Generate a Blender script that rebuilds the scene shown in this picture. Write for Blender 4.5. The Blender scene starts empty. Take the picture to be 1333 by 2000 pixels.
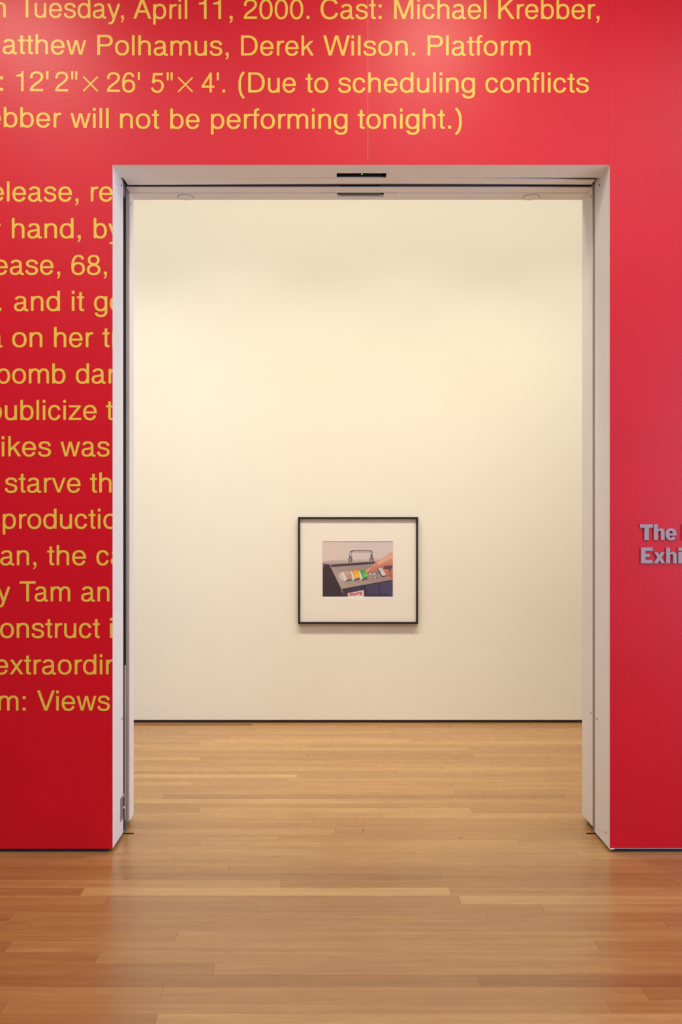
import bpy, bmesh, math, random
import numpy as np
from mathutils import Vector, Matrix
from mathutils.geometry import delaunay_2d_cdt

random.seed(7)
SC = bpy.context.scene
COL = SC.collection

# ------------------------------------------------------------------ camera
F = 1697.0            # focal length in pixels of the 1333 x 2000 frame
VPX, VPY = 641.0, 1015.0
EYE = 1.55
YW = 4.046            # face of the red wall
YB = 4.489            # far side of the red wall
YF = 6.63             # far wall of the gallery behind

cam_data = bpy.data.cameras.new('camera')
cam = bpy.data.objects.new('camera', cam_data)
COL.objects.link(cam)
cam.location = (0, 0, EYE)
cam.rotation_euler = (math.pi / 2, 0, 0)
cam_data.sensor_fit = 'VERTICAL'
cam_data.sensor_height = 36.0
cam_data.sensor_width = 24.0
cam_data.lens = F / 2000 * 36
cam_data.shift_x = (666.5 - VPX) / 2000
cam_data.shift_y = (VPY - 1000) / 2000
cam_data.clip_start = 0.05
SC.camera = cam

# ------------------------------------------------------------------ world, exposure
world = bpy.data.worlds.new('world')
SC.world = world
world.use_nodes = True
world.node_tree.nodes['Background'].inputs[0].default_value = (0.8, 0.85, 1, 1)
world.node_tree.nodes['Background'].inputs[1].default_value = 0.3
SC.view_settings.view_transform = 'Standard'
SC.view_settings.look = 'None'
SC.view_settings.gamma = 1
SC.view_settings.exposure = 0.0
SC.view_settings.use_curve_mapping = False


def area(name, loc, rot, sx, sy, power, color, shape='RECTANGLE', spread=math.pi):
    d = bpy.data.lights.new(name, 'AREA')
    d.shape = shape
    d.size = sx
    if shape in ('RECTANGLE', 'ELLIPSE'):
        d.size_y = sy
    d.energy = power
    d.color = color
    d.spread = spread
    o = bpy.data.objects.new(name, d)
    o.location = loc
    o.rotation_euler = rot
    COL.objects.link(o)
    return o


R = math.radians
CEIL = 4.6
# warm lamps along the gallery ceiling, aimed down the far wall
for x in (-2.0, -0.7, 0.6, 1.9):
    area('gallery_lamp', (x, 4.85, CEIL - 0.12), (R(20), 0, 0), 0.30, 0.30, 11.6, (1.0, 0.89, 0.70), 'DISK', R(84))
area('gallery_soft_lamp', (0.2, 4.95, CEIL - 0.2), (R(38), 0, 0), 6.5, 0.7, 63, (1.0, 0.925, 0.765))
# downlights of the front room
area('front_lamp', (0.62, 2.75, CEIL - 0.06), (R(-6), 0, 0), 0.5, 0.5, 26, (1.0, 0.86, 0.66), 'DISK')
area('front_lamp', (-1.85, 2.75, CEIL - 0.06), (R(-6), 0, 0), 0.7, 0.7, 29, (1.0, 0.88, 0.74), 'DISK')
area('front_lamp', (2.9, 2.0, CEIL - 0.06), (0, 0, 0), 0.35, 0.35, 10, (1.0, 0.92, 0.86), 'DISK')
area('front_soft_lamp', (0.0, 0.2, CEIL - 0.03), (0, 0, 0), 6.5, 4.5, 148, (0.97, 0.96, 1.0))
# daylight through the tall window on the right
area('daylight', (5.15, -0.6, 2.1), (0, R(90), 0), 3.4, 3.6, 305, (0.52, 0.68, 1.0))


# ------------------------------------------------------------------ material helpers
def srgb(r, g, b):
    def f(c):
        c /= 255.0
        return c / 12.92 if c <= 0.04045 else ((c + 0.055) / 1.055) ** 2.4
    return (f(r), f(g), f(b), 1.0)


def mat(name, color, rough=0.6, metallic=0.0, spec=0.5, bump=0.0, bump_scale=200.0, tint=0.0, tint_scale=3.0,
        coat=0.0, coat_rough=0.2):
    m = bpy.data.materials.new(name)
    m.use_nodes = True
    nt = m.node_tree
    b = nt.nodes['Principled BSDF']
    b.inputs['Base Color'].default_value = color
    b.inputs['Roughness'].default_value = rough
    b.inputs['Metallic'].default_value = metallic
    b.inputs['Specular IOR Level'].default_value = spec
    b.inputs['Coat Weight'].default_value = coat
    b.inputs['Coat Roughness'].default_value = coat_rough
    geo = nt.nodes.new('ShaderNodeNewGeometry')
    if bump > 0:
        n = nt.nodes.new('ShaderNodeTexNoise')
        n.inputs['Scale'].default_value = bump_scale
        n.inputs['Detail'].default_value = 3
        nt.links.new(geo.outputs['Position'], n.inputs['Vector'])
        bp = nt.nodes.new('ShaderNodeBump')
        bp.inputs['Strength'].default_value = 1.0
        bp.inputs['Distance'].default_value = bump
        nt.links.new(n.outputs['Fac'], bp.inputs['Height'])
        nt.links.new(bp.outputs['Normal'], b.inputs['Normal'])
    if tint > 0:
        n = nt.nodes.new('ShaderNodeTexNoise')
        n.inputs['Scale'].default_value = tint_scale
        n.inputs['Detail'].default_value = 4
        nt.links.new(geo.outputs['Position'], n.inputs['Vector'])
        hs = nt.nodes.new('ShaderNodeHueSaturation')
        hs.inputs['Color'].default_value = color
        mr = nt.nodes.new('ShaderNodeMapRange')
        mr.inputs['From Min'].default_value = 0.3
        mr.inputs['From Max'].default_value = 0.7
        mr.inputs['To Min'].default_value = 1 - tint
        mr.inputs['To Max'].default_value = 1 + tint
        nt.links.new(n.outputs['Fac'], mr.inputs['Value'])
        nt.links.new(mr.outputs['Result'], hs.inputs['Value'])
        nt.links.new(hs.outputs['Color'], b.inputs['Base Color'])
    return m


M = {}
M['red'] = mat('red_vinyl', (0.63, 0.0003, 0.011, 1), rough=0.38, spec=0.40, bump=0.00042, bump_scale=85, tint=0.03)
M['yellow'] = mat('yellow_vinyl', (0.80, 0.55, 0.060, 1), rough=0.38, spec=0.40, bump=0.00042, bump_scale=85)
M['trim'] = mat('painted_trim', (0.85, 0.83, 0.84, 1), rough=0.5, spec=0.4, bump=0.0002, bump_scale=60, tint=0.02)
M['board'] = mat('plaster_board', (0.70, 0.68, 0.66, 1), rough=0.8, tint=0.02)
M['wall'] = mat('gallery_white', (0.82, 0.80, 0.73, 1), rough=0.75, spec=0.3, bump=0.0002, bump_scale=80, tint=0.008, tint_scale=1.2)
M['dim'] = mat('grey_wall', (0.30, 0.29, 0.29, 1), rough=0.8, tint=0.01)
M['room'] = mat('room_white', (0.75, 0.74, 0.73, 1), rough=0.8, tint=0.01)
M['black'] = mat('black_rubber', (0.018, 0.016, 0.028, 1), rough=0.35, tint=0.2, tint_scale=30)
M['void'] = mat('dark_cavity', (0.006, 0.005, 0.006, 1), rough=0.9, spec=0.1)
M['steel'] = mat('grey_steel', (0.20, 0.17, 0.19, 1), rough=0.4, metallic=0.4, tint=0.08, tint_scale=20)
M['tan'] = mat('tan_stop', (0.32, 0.24, 0.18, 1), rough=0.55, tint=0.05)
M['pale_metal'] = mat('pale_metal', (0.55, 0.50, 0.52, 1), rough=0.35, metallic=0.3)
M['plate'] = mat('zinc_plate', (0.22, 0.23, 0.33, 1), rough=0.4, metallic=0.4, tint=0.1, tint_scale=60)
M['chrome'] = mat('chrome', (0.8, 0.75, 0.72, 1), rough=0.15, metallic=1.0)
M['screw'] = mat('screw_metal', (0.16, 0.13, 0.13, 1), rough=0.45, metallic=0.5)
M['letter_metal'] = mat('brushed_letter', (0.37, 0.29, 0.32, 1), rough=0.5, metallic=0.1, bump=0.0001, bump_scale=500)
M['frame'] = mat('black_frame', (0.010, 0.007, 0.009, 1), rough=0.4)
M['mat'] = mat('cream_mat', (0.88, 0.85, 0.80, 1), rough=0.9)
M['bevel'] = mat('mat_bevel', (0.80, 0.78, 0.74, 1), rough=0.9)
M['red_ink'] = mat('red_ink', srgb(205, 45, 35), rough=0.5)
M['ink'] = mat('black_ink', srgb(50, 40, 50), rough=0.5)
M['chip'] = mat('chip', (0.40, 0.08, 0.06, 1), rough=0.6)
M['scuff'] = mat('rubber_scuff', (0.16, 0.08, 0.04, 1), rough=0.5)

led = mat('green_led', (0.1, 0.6, 0.1, 1))
led.node_tree.nodes['Principled BSDF'].inputs['Emission Color'].default_value = (0.15, 1.0, 0.05, 1)
led.node_tree.nodes['Principled BSDF'].inputs['Emission Strength'].default_value = 1.5
M['led'] = led

# print surface: colours of a flat photographic print
m = bpy.data.materials.new('photo_print')
m.use_nodes = True
nt = m.node_tree
at = nt.nodes.new('ShaderNodeAttribute')
at.attribute_name = 'ink'
b = nt.nodes['Principled BSDF']
b.inputs['Roughness'].default_value = 0.5
nt.links.new(at.outputs['Color'], b.inputs['Base Color'])
M['print'] = m

# clear glazing: clear with a fresnel gloss
m = bpy.data.materials.new('clear_glazing')
m.use_nodes = True
nt = m.node_tree
nt.nodes.remove(nt.nodes['Principled BSDF'])
out = nt.nodes['Material Output']
tr = nt.nodes.new('ShaderNodeBsdfTransparent')
gl = nt.nodes.new('ShaderNodeBsdfGlossy')
gl.inputs['Roughness'].default_value = 0.02
fr = nt.nodes.new('ShaderNodeFresnel')
fr.inputs['IOR'].default_value = 1.5
mx = nt.nodes.new('ShaderNodeMixShader')
gg = nt.nodes.new('ShaderNodeNewGeometry')
sb = nt.nodes.new('ShaderNodeMath'); sb.operation = 'SUBTRACT'; sb.inputs[0].default_value = 1.0
ml = nt.nodes.new('ShaderNodeMath'); ml.operation = 'MULTIPLY'
nt.links.new(gg.outputs['Backfacing'], sb.inputs[1])
nt.links.new(fr.outputs[0], ml.inputs[0]); nt.links.new(sb.outputs[0], ml.inputs[1])
nt.links.new(ml.outputs[0], mx.inputs[0])
nt.links.new(tr.outputs[0], mx.inputs[1])
nt.links.new(gl.outputs[0], mx.inputs[2])
nt.links.new(mx.outputs[0], out.inputs['Surface'])
M['glass'] = m


def wood():
    m = bpy.data.materials.new('oak_strip')
    m.use_nodes = True
    nt = m.node_tree
    N, L = nt.nodes, nt.links
    b = N['Principled BSDF']
    geo = N.new('ShaderNodeNewGeometry')
    tone = N.new('ShaderNodeAttribute'); tone.attribute_type = 'OBJECT'; tone.attribute_name = 'tone'
    seed = N.new('ShaderNodeAttribute'); seed.attribute_type = 'OBJECT'; seed.attribute_name = 'seed'
    cmb = N.new('ShaderNodeCombineXYZ')
    L.new(seed.outputs['Fac'], cmb.inputs['X'])
    L.new(seed.outputs['Fac'], cmb.inputs['Z'])
    add = N.new('ShaderNodeVectorMath'); add.operation = 'ADD'
    L.new(geo.outputs['Position'], add.inputs[0]); L.new(cmb.outputs[0], add.inputs[1])

    def noise(sx, sy, detail, rough=0.6):
        mp = N.new('ShaderNodeVectorMath'); mp.operation = 'MULTIPLY'
        mp.inputs[1].default_value = (sx, sy, 1.0)
        L.new(add.outputs[0], mp.inputs[0])
        n = N.new('ShaderNodeTexNoise')
        n.inputs['Scale'].default_value = 1.0
        n.inputs['Detail'].default_value = detail
        n.inputs['Roughness'].default_value = rough
        L.new(mp.outputs[0], n.inputs['Vector'])
        return n.outputs['Fac']

    fine = noise(7, 420, 4)       # fine grain along the strip
    broad = noise(1.3, 34, 3)     # broad figure
    cloud = noise(2.5, 6, 2)

    def math_(op, a, bb):
        n = N.new('ShaderNodeMath'); n.operation = op
        for i, v in enumerate((a, bb)):
            if isinstance(v, float):
                n.inputs[i].default_value = v
            else:
                L.new(v, n.inputs[i])
        return n.outputs[0]

    v = math_('MULTIPLY', math_('SUBTRACT', fine, 0.5), 0.55)
    v = math_('ADD', v, math_('MULTIPLY', math_('SUBTRACT', broad, 0.5), 0.60))
    v = math_('ADD', v, math_('MULTIPLY', math_('SUBTRACT', cloud, 0.5), 0.22))
    v = math_('ADD', v, tone.outputs['Fac'])
    v = math_('ADD', v, 0.5)
    cr = N.new('ShaderNodeValToRGB')
    e = cr.color_ramp.elements
    e[0].position = 0.0; e[0].color = (0.235, 0.10, 0.030, 1)
    e[1].position = 1.0; e[1].color = (0.58, 0.36, 0.135, 1)
    mid = e.new(0.5); mid.color = (0.375, 0.188, 0.060, 1)
    L.new(v, cr.inputs[0])
    L.new(cr.outputs[0], b.inputs['Base Color'])
    b.inputs['IOR'].default_value = 1.6
    rn = N.new('ShaderNodeMapRange')
    rn.inputs['From Min'].default_value = 0.3; rn.inputs['From Max'].default_value = 0.7
    rn.inputs['To Min'].default_value = 0.20; rn.inputs['To Max'].default_value = 0.32
    L.new(cloud, rn.inputs['Value']); L.new(rn.outputs[0], b.inputs['Roughness'])
    bp = N.new('ShaderNodeBump'); bp.inputs['Distance'].default_value = 0.00012
    L.new(fine, bp.inputs['Height']); L.new(bp.outputs[0], b.inputs['Normal'])
    return m


M['wood'] = wood()


# ------------------------------------------------------------------ geometry helpers
def link(name, me, material, parent=None, loc=None):
    o = bpy.data.objects.new(name, me)
    COL.objects.link(o)
    if material is not None and not me.materials:
        me.materials.append(material)
    if loc is not None:
        o.location = loc
    if parent is not None:
        o.parent = parent
    return o


def add_box(bm, x0, x1, y0, y1, z0, z1):
    vs = [bm.verts.new(p) for p in
          ((x0, y0, z0), (x1, y0, z0), (x1, y1, z0), (x0, y1, z0),
           (x0, y0, z1), (x1, y0, z1), (x1, y1, z1), (x0, y1, z1))]
    for f in ((0, 3, 2, 1), (4, 5, 6, 7), (0, 1, 5, 4), (1, 2, 6, 5), (2, 3, 7, 6), (3, 0, 4, 7)):
        bm.faces.new([vs[i] for i in f])


def done(bm, name):
    me = bpy.data.meshes.new(name)
    bmesh.ops.recalc_face_normals(bm, faces=bm.faces)
    bm.to_mesh(me)
    bm.free()
    return me


def boxes(name, lst, material, parent=None, bevel=0.0):
    """one mesh; lst of (x0,x1,y0,y1,z0,z1) in world space; origin at its base centre"""
    bm = bmesh.new()
    for bx in lst:
        add_box(bm, *bx)
    if bevel > 0:
        bmesh.ops.bevel(bm, geom=list(bm.edges), offset=bevel, segments=2, affect='EDGES', profile=0.5)
    xs = [v.co.x for v in bm.verts]; ys = [v.co.y for v in bm.verts]; zs = [v.co.z for v in bm.verts]
    o = Vector(((min(xs) + max(xs)) / 2, (min(ys) + max(ys)) / 2, min(zs)))
    for v in bm.verts:
        v.co -= o
    me = done(bm, name)
    ob = link(name, me, material)
    ob.location = o
    if parent is not None:
        setparent(ob, parent)
    return ob


def world_loc(o):
    l = Vector(o.location)
    p = o.parent
    while p is not None:
        l += Vector(p.location)
        p = p.parent
    return l


def setparent(ob, parent):
    w = Vector(ob.location)
    ob.parent = parent
    ob.location = w - world_loc(parent)


def prism_xy(name, pts, z0, z1, material, parent=None):
    bm = bmesh.new()
    vs = [bm.verts.new((x, y, z0)) for x, y in pts]
    f = bm.faces.new(vs)
    r = bmesh.ops.extrude_face_region(bm, geom=[f])
    for v in r['geom']:
        if isinstance(v, bmesh.types.BMVert):
            v.co.z = z1
    o = Vector((sum(p[0] for p in pts) / len(pts), sum(p[1] for p in pts) / len(pts), z0))
    for v in bm.verts:
        v.co -= o
    ob = link(name, done(bm, name), material)
    ob.location = o
    if parent is not None:
        setparent(ob, parent)
    return ob


def disc(name, centre, radius, depth, axis, material, parent, dome=0.0, slot=False):
    """round head facing along axis ('x+','x-','z-')"""
    bm = bmesh.new()
    rings = [(radius, 0), (radius, depth * 0.6), (radius * 0.88, depth), (radius * 0.5, depth + dome * 0.7)]
    n = 20
    prev = None
    for rr, zz in rings:
        ring = [bm.verts.new((rr * math.cos(2 * math.pi * i / n), rr * math.sin(2 * math.pi * i / n), zz)) for i in range(n)]
        if prev:
            for i in range(n):
                bm.faces.new((prev[i], prev[(i + 1) % n], ring[(i + 1) % n], ring[i]))
        else:
            bm.faces.new(ring)
        prev = ring
    c = bm.verts.new((0, 0, depth + dome))
    for i in range(n):
        bm.faces.new((prev[i], prev[(i + 1) % n], c))
    if slot:
        add_box(bm, -radius * 0.8, radius * 0.8, -radius * 0.1, radius * 0.1, depth, depth + dome + 0.0006)
    rot = {'x+': Matrix.Rotation(R(90), 4, 'Y'), 'x-': Matrix.Rotation(R(-90), 4, 'Y'), 'z-': Matrix.Rotation(R(180), 4, 'X'),
           'y-': Matrix.Rotation(R(90), 4, 'X'), 'z+': Matrix.Identity(4)}[axis]
    bm.transform(rot)
    me = done(bm, name)
    for p in me.polygons:
        p.use_smooth = False
    o = link(name, me, material)
    o.location = centre
    if parent is not None:
        setparent(o, parent)
    return o


def tag(o, label=None, cat=None, group=None, kind=None):
    if label: o['label'] = label
    if cat: o['category'] = cat
    if group: o['group'] = group
    if kind: o['kind'] = kind
    return o


def empty(name, loc):
    o = bpy.data.objects.new(name, None)
    COL.objects.link(o)
    o.location = loc
    o.empty_display_size = 0.1
    return o


def X(px, Y):
    return (px - VPX) * Y / F


def Z(py, Y):
    return EYE - (py - VPY) * Y / F


# ------------------------------------------------------------------ the rooms
XL, XR, YN = -4.2, 5.2, -3.6
OL, OR_, OT = X(220, YW), X(1192, YW), Z(322, YW)      # opening: left, right, top
ZB = 0.018                                             # the walls stop above the floor

floor = boxes('floor', [(XL - 0.2, XR + 0.2, YN - 0.2, YF + 0.3, -0.16, -0.0125)], M['void'])
tag(floor, 'glossy oak strip floor running through the doorway into the gallery', 'floor', kind='structure')

ceiling = boxes('ceiling', [(XL - 0.2, XR + 0.2, YN - 0.2, YF + 0.3, CEIL, CEIL + 0.15)], M['room'])
tag(ceiling, 'white plaster ceiling over both rooms', 'ceiling', kind='structure')

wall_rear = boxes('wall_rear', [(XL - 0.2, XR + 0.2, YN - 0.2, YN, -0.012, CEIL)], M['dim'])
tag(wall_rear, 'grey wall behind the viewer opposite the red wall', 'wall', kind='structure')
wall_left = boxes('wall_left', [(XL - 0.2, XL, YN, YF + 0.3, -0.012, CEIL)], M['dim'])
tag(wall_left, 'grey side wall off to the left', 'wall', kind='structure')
# right wall with a tall window opening in the front room
wy0, wy1, wz0, wz1 = -2.4, 1.2, 0.4, 3.8
wall_right = boxes('wall_right', [(XR, XR + 0.2, YN, wy0, -0.012, CEIL), (XR, XR + 0.2, wy1, YF + 0.3, -0.012, CEIL),
                                  (XR, XR + 0.2, wy0, wy1, -0.012, wz0), (XR, XR + 0.2, wy0, wy1, wz1, CEIL)], M['room'])
tag(wall_right, 'white side wall with a tall window off to the right', 'wall', kind='structure')
win = empty('window_1', (XR + 0.1, (wy0 + wy1) / 2, wz0))
tag(win, 'tall window in the right side wall letting in daylight', 'window', kind='structure')
fb = []
for y in (wy0 + 0.03, (wy0 + wy1) / 2, wy1 - 0.03):
    fb.append((XR + 0.06, XR + 0.14, y - 0.03, y + 0.03, wz0, wz1))
for z in (wz0 + 0.03, wz1 - 0.03):
    fb.append((XR + 0.065, XR + 0.135, wy0 + 0.06, wy1 - 0.06, z - 0.03, z + 0.03))
boxes('window_frame', fb, M['steel'], win)

wall_back = boxes('wall_back', [(XL, XR, YF, YF + 0.15, Z(1406, YF), CEIL), ], M['wall'])
tag(wall_back, 'cream white gallery wall seen through the doorway', 'wall', kind='structure')
bb = boxes('baseboard_back', [(XL, XR, YF + 0.008, YF + 0.10, -0.012, Z(1406, YF))], M['black'])
tag(bb, 'thin black recessed base strip under the cream gallery wall', 'baseboard', kind='structure')

# red wall: drywall body with the opening, dark core set back behind the door lining
t = 0.02
e = 0.0206
fy0, fy1 = YW + 0.0006, YW + 0.02
by0, by1 = YB - 0.018, YB
wf = boxes('wall_front', [
    (XL, OL - 0.13, fy0, by1, ZB, CEIL), (OR_ + 0.13, XR, fy0, by1, ZB, CEIL),
    (OL - 0.13, OR_ + 0.13, fy0, by1, OT + 0.13, CEIL),
    (OL - 0.13, OL - e, fy0, fy1, ZB, OT + e), (OR_ + e, OR_ + 0.13, fy0, fy1, ZB, OT + e), (OL - 0.13, OR_ + 0.13, fy0, fy1, OT + e, OT + 0.13),
    (OL - 0.13, OL - e, by0, by1, ZB, OT + e), (OR_ + e, OR_ + 0.13, by0, by1, ZB, OT + e), (OL - 0.13, OR_ + 0.13, by0, by1, OT + e, OT + 0.13),
], M['board'])
tag(wf, 'glossy red wall with large yellow lettering around the doorway', 'wall', kind='structure')
# cavity lining coloured near black, so the gaps look deep in shade
boxes('cavity_shade_lining', [
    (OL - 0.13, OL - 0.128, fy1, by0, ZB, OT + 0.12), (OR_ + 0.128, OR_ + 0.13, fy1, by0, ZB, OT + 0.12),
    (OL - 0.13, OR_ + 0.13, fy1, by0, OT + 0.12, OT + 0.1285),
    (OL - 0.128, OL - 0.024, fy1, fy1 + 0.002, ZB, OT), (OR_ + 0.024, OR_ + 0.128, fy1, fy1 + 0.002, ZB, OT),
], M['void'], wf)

# sheets of red vinyl paper, seams over the door corners and at its middle
g = 0.0005
x222, x719, x1189 = X(222.5, YW), X(719, YW), X(1189.5, YW)
sheet_z = Z(1657.5, YW)
boxes('vinyl_sheet', [(XL, OL, YW, YW + 0.0005, sheet_z, OT), (XL, x222 - g, YW, YW + 0.0005, OT, CEIL)], M['red'], wf)
boxes('vinyl_sheet', [(x222 + g, x719 - g, YW, YW + 0.0005, OT, CEIL)], M['red'], wf)
boxes('vinyl_sheet', [(x719 + g, x1189 - g, YW, YW + 0.0005, OT, CEIL)], M['red'], wf)
boxes('vinyl_sheet', [(x1189 + g, XR, YW, YW + 0.0005, OT, CEIL), (OR_, XR, YW, YW + 0.0005, sheet_z + 0.002, OT)], M['red'], wf)
# a backing so the seams read dark red, not white
boxes('paper_backing', [(x222 - 0.01, x222 + 0.01, YW + 0.0005, YW + 0.00058, OT, CEIL),
                        (x1189 - 0.01, x1189 + 0.01, YW + 0.0005, YW + 0.00058, OT, CEIL)], M['red'], wf)

for nm, a, bb_, word in (('baseboard_left', XL, OL - 0.025, 'left'), ('baseboard_right', OR_ + 0.025, XR, 'right')):
    o = boxes(nm, [(a, bb_, YW + 0.012, YB - 0.012, -0.012, ZB)], M['black'])
    tag(o, 'black recessed base strip under the red wall %s of the doorway' % word, 'baseboard', kind='structure')

# small chips in the red wall, low on the left
for px, py, r in ((127.5, 1461, .0035), (208, 1511.5, .003), (98, 1565, .003), (190.5, 1602, .004), (121, 1632, .0025), (9, 41, .005)):
    o = disc('wall_chip', (X(px, YW), YW, Z(py, YW)), r * 0.6, 0.0004, 'y-', M['chip'], wf)

# ------------------------------------------------------------------ the door lining
door = empty('door_1', ((OL + OR_) / 2, (YW + YB) / 2, 0))
tag(door, 'wide doorway lined in pale painted panels through the red wall', 'doorway', kind='structure')
y0 = YW + 0.0006


def panel(name, label, *args, **kw):
    o = boxes(name, *args, **kw)
    if label:
        o['label'] = label
    return o


JL = panel('jamb_panel', 'left jamb panel nearest the viewer', [(OL - t, OL, y0, 4.258, ZB, OT + t)], M['trim'], door)
JR = panel('jamb_panel', 'right jamb panel nearest the viewer', [(OR_, OR_ + t, y0, 4.271, ZB - 0.004, OT + t)], M['trim'], door)
JLb = panel('jamb_panel', 'left jamb panel on the gallery side', [(OL - t, OL, 4.401, YB - 0.001, Z(1591, YB), OT + 0.012)], M['trim'], door, bevel=0.0015)
JRb = panel('jamb_panel', 'right jamb panel on the gallery side', [(OR_, OR_ + t, 4.316, YB - 0.001, Z(1591, YB), OT + 0.012)], M['trim'], door, bevel=0.0015)

# left pocket: dark slot, pale strip, steel edge, tan stop
panel('slot_shade', 'near-black block standing in for shade in the left slot', [(OL - 0.10, OL - 0.003, 4.262, 4.2975, ZB + 0.002, Z(387, 4.3)),
      (OL - 0.10, OL - 0.003, 4.2975, 4.3215, Z(1300, 4.3) + 0.001, Z(387, 4.3))], M['void'], door)  # near-black filler painted in for the shade of the deep gap
panel('edge_strip', 'pale metal edge in the left slot', [(OL - 0.012, OL - 0.0025, 4.298, 4.320, 0.060, Z(1300, 4.3))], M['pale_metal'], door)
panel('door_edge', 'grey steel edge of the folded fire door', [(OL - 0.06, OL - 0.001, 4.322, 4.354, 0.001, OT - 0.002)], M['steel'], door, bevel=0.001)
panel('door_edge', 'grey steel post at the foot of the left slot', [(OL - 0.05, OL - 0.004, 4.286, 4.3215, 0.001, 0.058)], M['steel'], door)
panel('slot_cap', 'steel cap at the top of the left slot', [(OL - 0.05, OL - 0.005, 4.262, 4.320, Z(385, 4.3), OT + 0.02)], M['steel'], door)
panel('door_stop', 'tan strip beside the left gallery-side jamb', [(OL - 0.03, OL - 0.004, 4.3565, 4.3995, Z(1604, 4.38), OT + 0.02)], M['tan'], door)
# right: dark line and tan strip
panel('door_stop', 'tan strip in the right jamb', [(OR_ + 0.003, OR_ + 0.03, 4.285, 4.3145, 0.004, OT + 0.02)], M['tan'], door)
panel('door_edge', 'dark steel edge in the right slot', [(OR_ + 0.02, OR_ + 0.06, 4.274, 4.283, 0.001, OT + 0.02)], M['steel'], door)

# header panels, the first notched for a sensor
sx0, sx1 = X(658, 4.17), X(755, 4.17)
yn0 = (OT - EYE) * F / (VPY - 338.3)      # front edge of the sensor slot
yn1 = (OT - EYE) * F / (VPY - 347.2)
HP = prism_xy('header_panel', [(OL, y0), (OR_, y0), (OR_, yn1), (sx1, yn1), (sx1, yn0), (sx0, yn0), (sx0, yn1), (OL, yn1)],
              OT, OT + 0.005, M['trim'], door)
HP['label'] = 'front header panel with a notch for the sensor'
# the second board sags a little to the right, leaving a widening crack
yc0, yc1 = yn1 + 0.001, 4.286
H2 = prism_xy('header_panel', [(OL + 0.012, yc0 + 0.0005), (-0.6, yc0 + 0.001), (sx0 - 0.3, yc0 + 0.006), (sx0, yc0 + 0.007), (sx0, yc0 + 0.001), (sx1, yc0 + 0.001), (0.55, yc0 + 0.003), (0.9, yc0 + 0.012), (OR_ - 0.014, yc0 + 0.026),
                               (OR_ - 0.014, yc1 - 0.002), (0.3, yc1 - 0.012), (OL + 0.016, yc1 + 0.002)],
              OT + 0.0004, OT + 0.005, M['trim'], door)
H2['label'] = 'second header panel behind the crack'
H3 = boxes('header_panel', [(OL, OR_, 4.322, 4.390, OT, OT + 0.005)], M['trim'], door)
H3['label'] = 'narrow header panel behind the door track'
sy0 = (OT - EYE) * F / (VPY - 376.8)
sy1 = (OT - EYE) * F / (VPY - 384.5)
s2a, s2b = X(659, 4.42), X(750, 4.42)
H4 = prism_xy('header_panel', [(OL, 4.397), (s2a, 4.397), (s2a, sy1), (s2b, sy1), (s2b, 4.397), (OR_, 4.397), (OR_, YB - 0.001), (OL, YB - 0.001)],
              OT, OT + 0.005, M['trim'], door)
H4['label'] = 'gallery-side header panel with two round covers'
boxes('door_track', [(OL - 0.02, OR_ + 0.02, 4.300, 4.3215, OT + 0.012, OT + 0.04)], M['steel'], door)
# cavity lid above the boards, its near black stands in for shade
boxes('cavity_shade_lid', [(OL - 0.02, OR_ + 0.02, fy1, by0, OT + 0.075, OT + 0.08)], M['void'], door)

# motion sensors
for (a, b_, ya, yb, lab) in ((sx0, sx1, yn0, yn1, 'front motion sensor with a green light'),
                             (s2a, s2b, 4.396, sy1, 'gallery-side motion sensor')):
    s = boxes('motion_sensor', [(a + 0.016, b_ - 0.016, ya + 0.012, yb + 0.03, OT + 0.016, OT + 0.05)], M['frame'], HP if 'front' in lab else H4, bevel=0.003)
    s['label'] = lab
    if 'front' in lab:
        boxes('sensor_lens', [(a + 0.06, a + 0.15, yb - 0.012, yb - 0.006, OT + 0.0135, OT + 0.0155)], M['void'], HP)
        boxes('status_light', [(X(706, 4.19), X(708.5, 4.19), yb - 0.014, yb - 0.009, OT + 0.011, OT + 0.0135)], M['led'], HP)
boxes('sensor_bracket', [(s2a - 0.09, s2a, 4.392, 4.3955, OT - 0.0004, OT + 0.01)], M['steel'], H4)
boxes('sensor_bracket', [(s2b, s2b + 0.07, 4.392, 4.3955, OT - 0.0004, OT + 0.01)], M['plate'], H4)

# round covers under the gallery-side header
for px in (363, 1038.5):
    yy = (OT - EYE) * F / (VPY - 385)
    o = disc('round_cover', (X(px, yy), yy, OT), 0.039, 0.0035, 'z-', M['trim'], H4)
    disc('cover_shadow', (X(px, yy), yy, OT), 0.0425, 0.0008, 'z-', M['steel'], H4)  # dark disc drawn as the shadow line around the cover

# screws
for px, py, side, host in ((237.3, 362, 'L', JL), (238.4, 1404, 'L', JL), (1171.7, 361, 'R', JR), (1167, 1404, 'R', JR),
                           (1156, 384, 'R', JRb), (1155, 1392.5, 'R', JRb), (255.6, 398, 'L', JLb), (1184.5, 1626, 'R', JR)):
    if side == 'L':
        yy = OL * F / (px - VPX)
        disc('screw', (OL, yy, Z(py, yy)), 0.006, 0.0008, 'x+', M['screw'], host, 0.0006, True)
    else:
        yy = OR_ * F / (px - VPX)
        disc('screw', (OR_, yy, Z(py, yy)), 0.006, 0.0008, 'x-', M['screw'], host, 0.0006, True)

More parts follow.
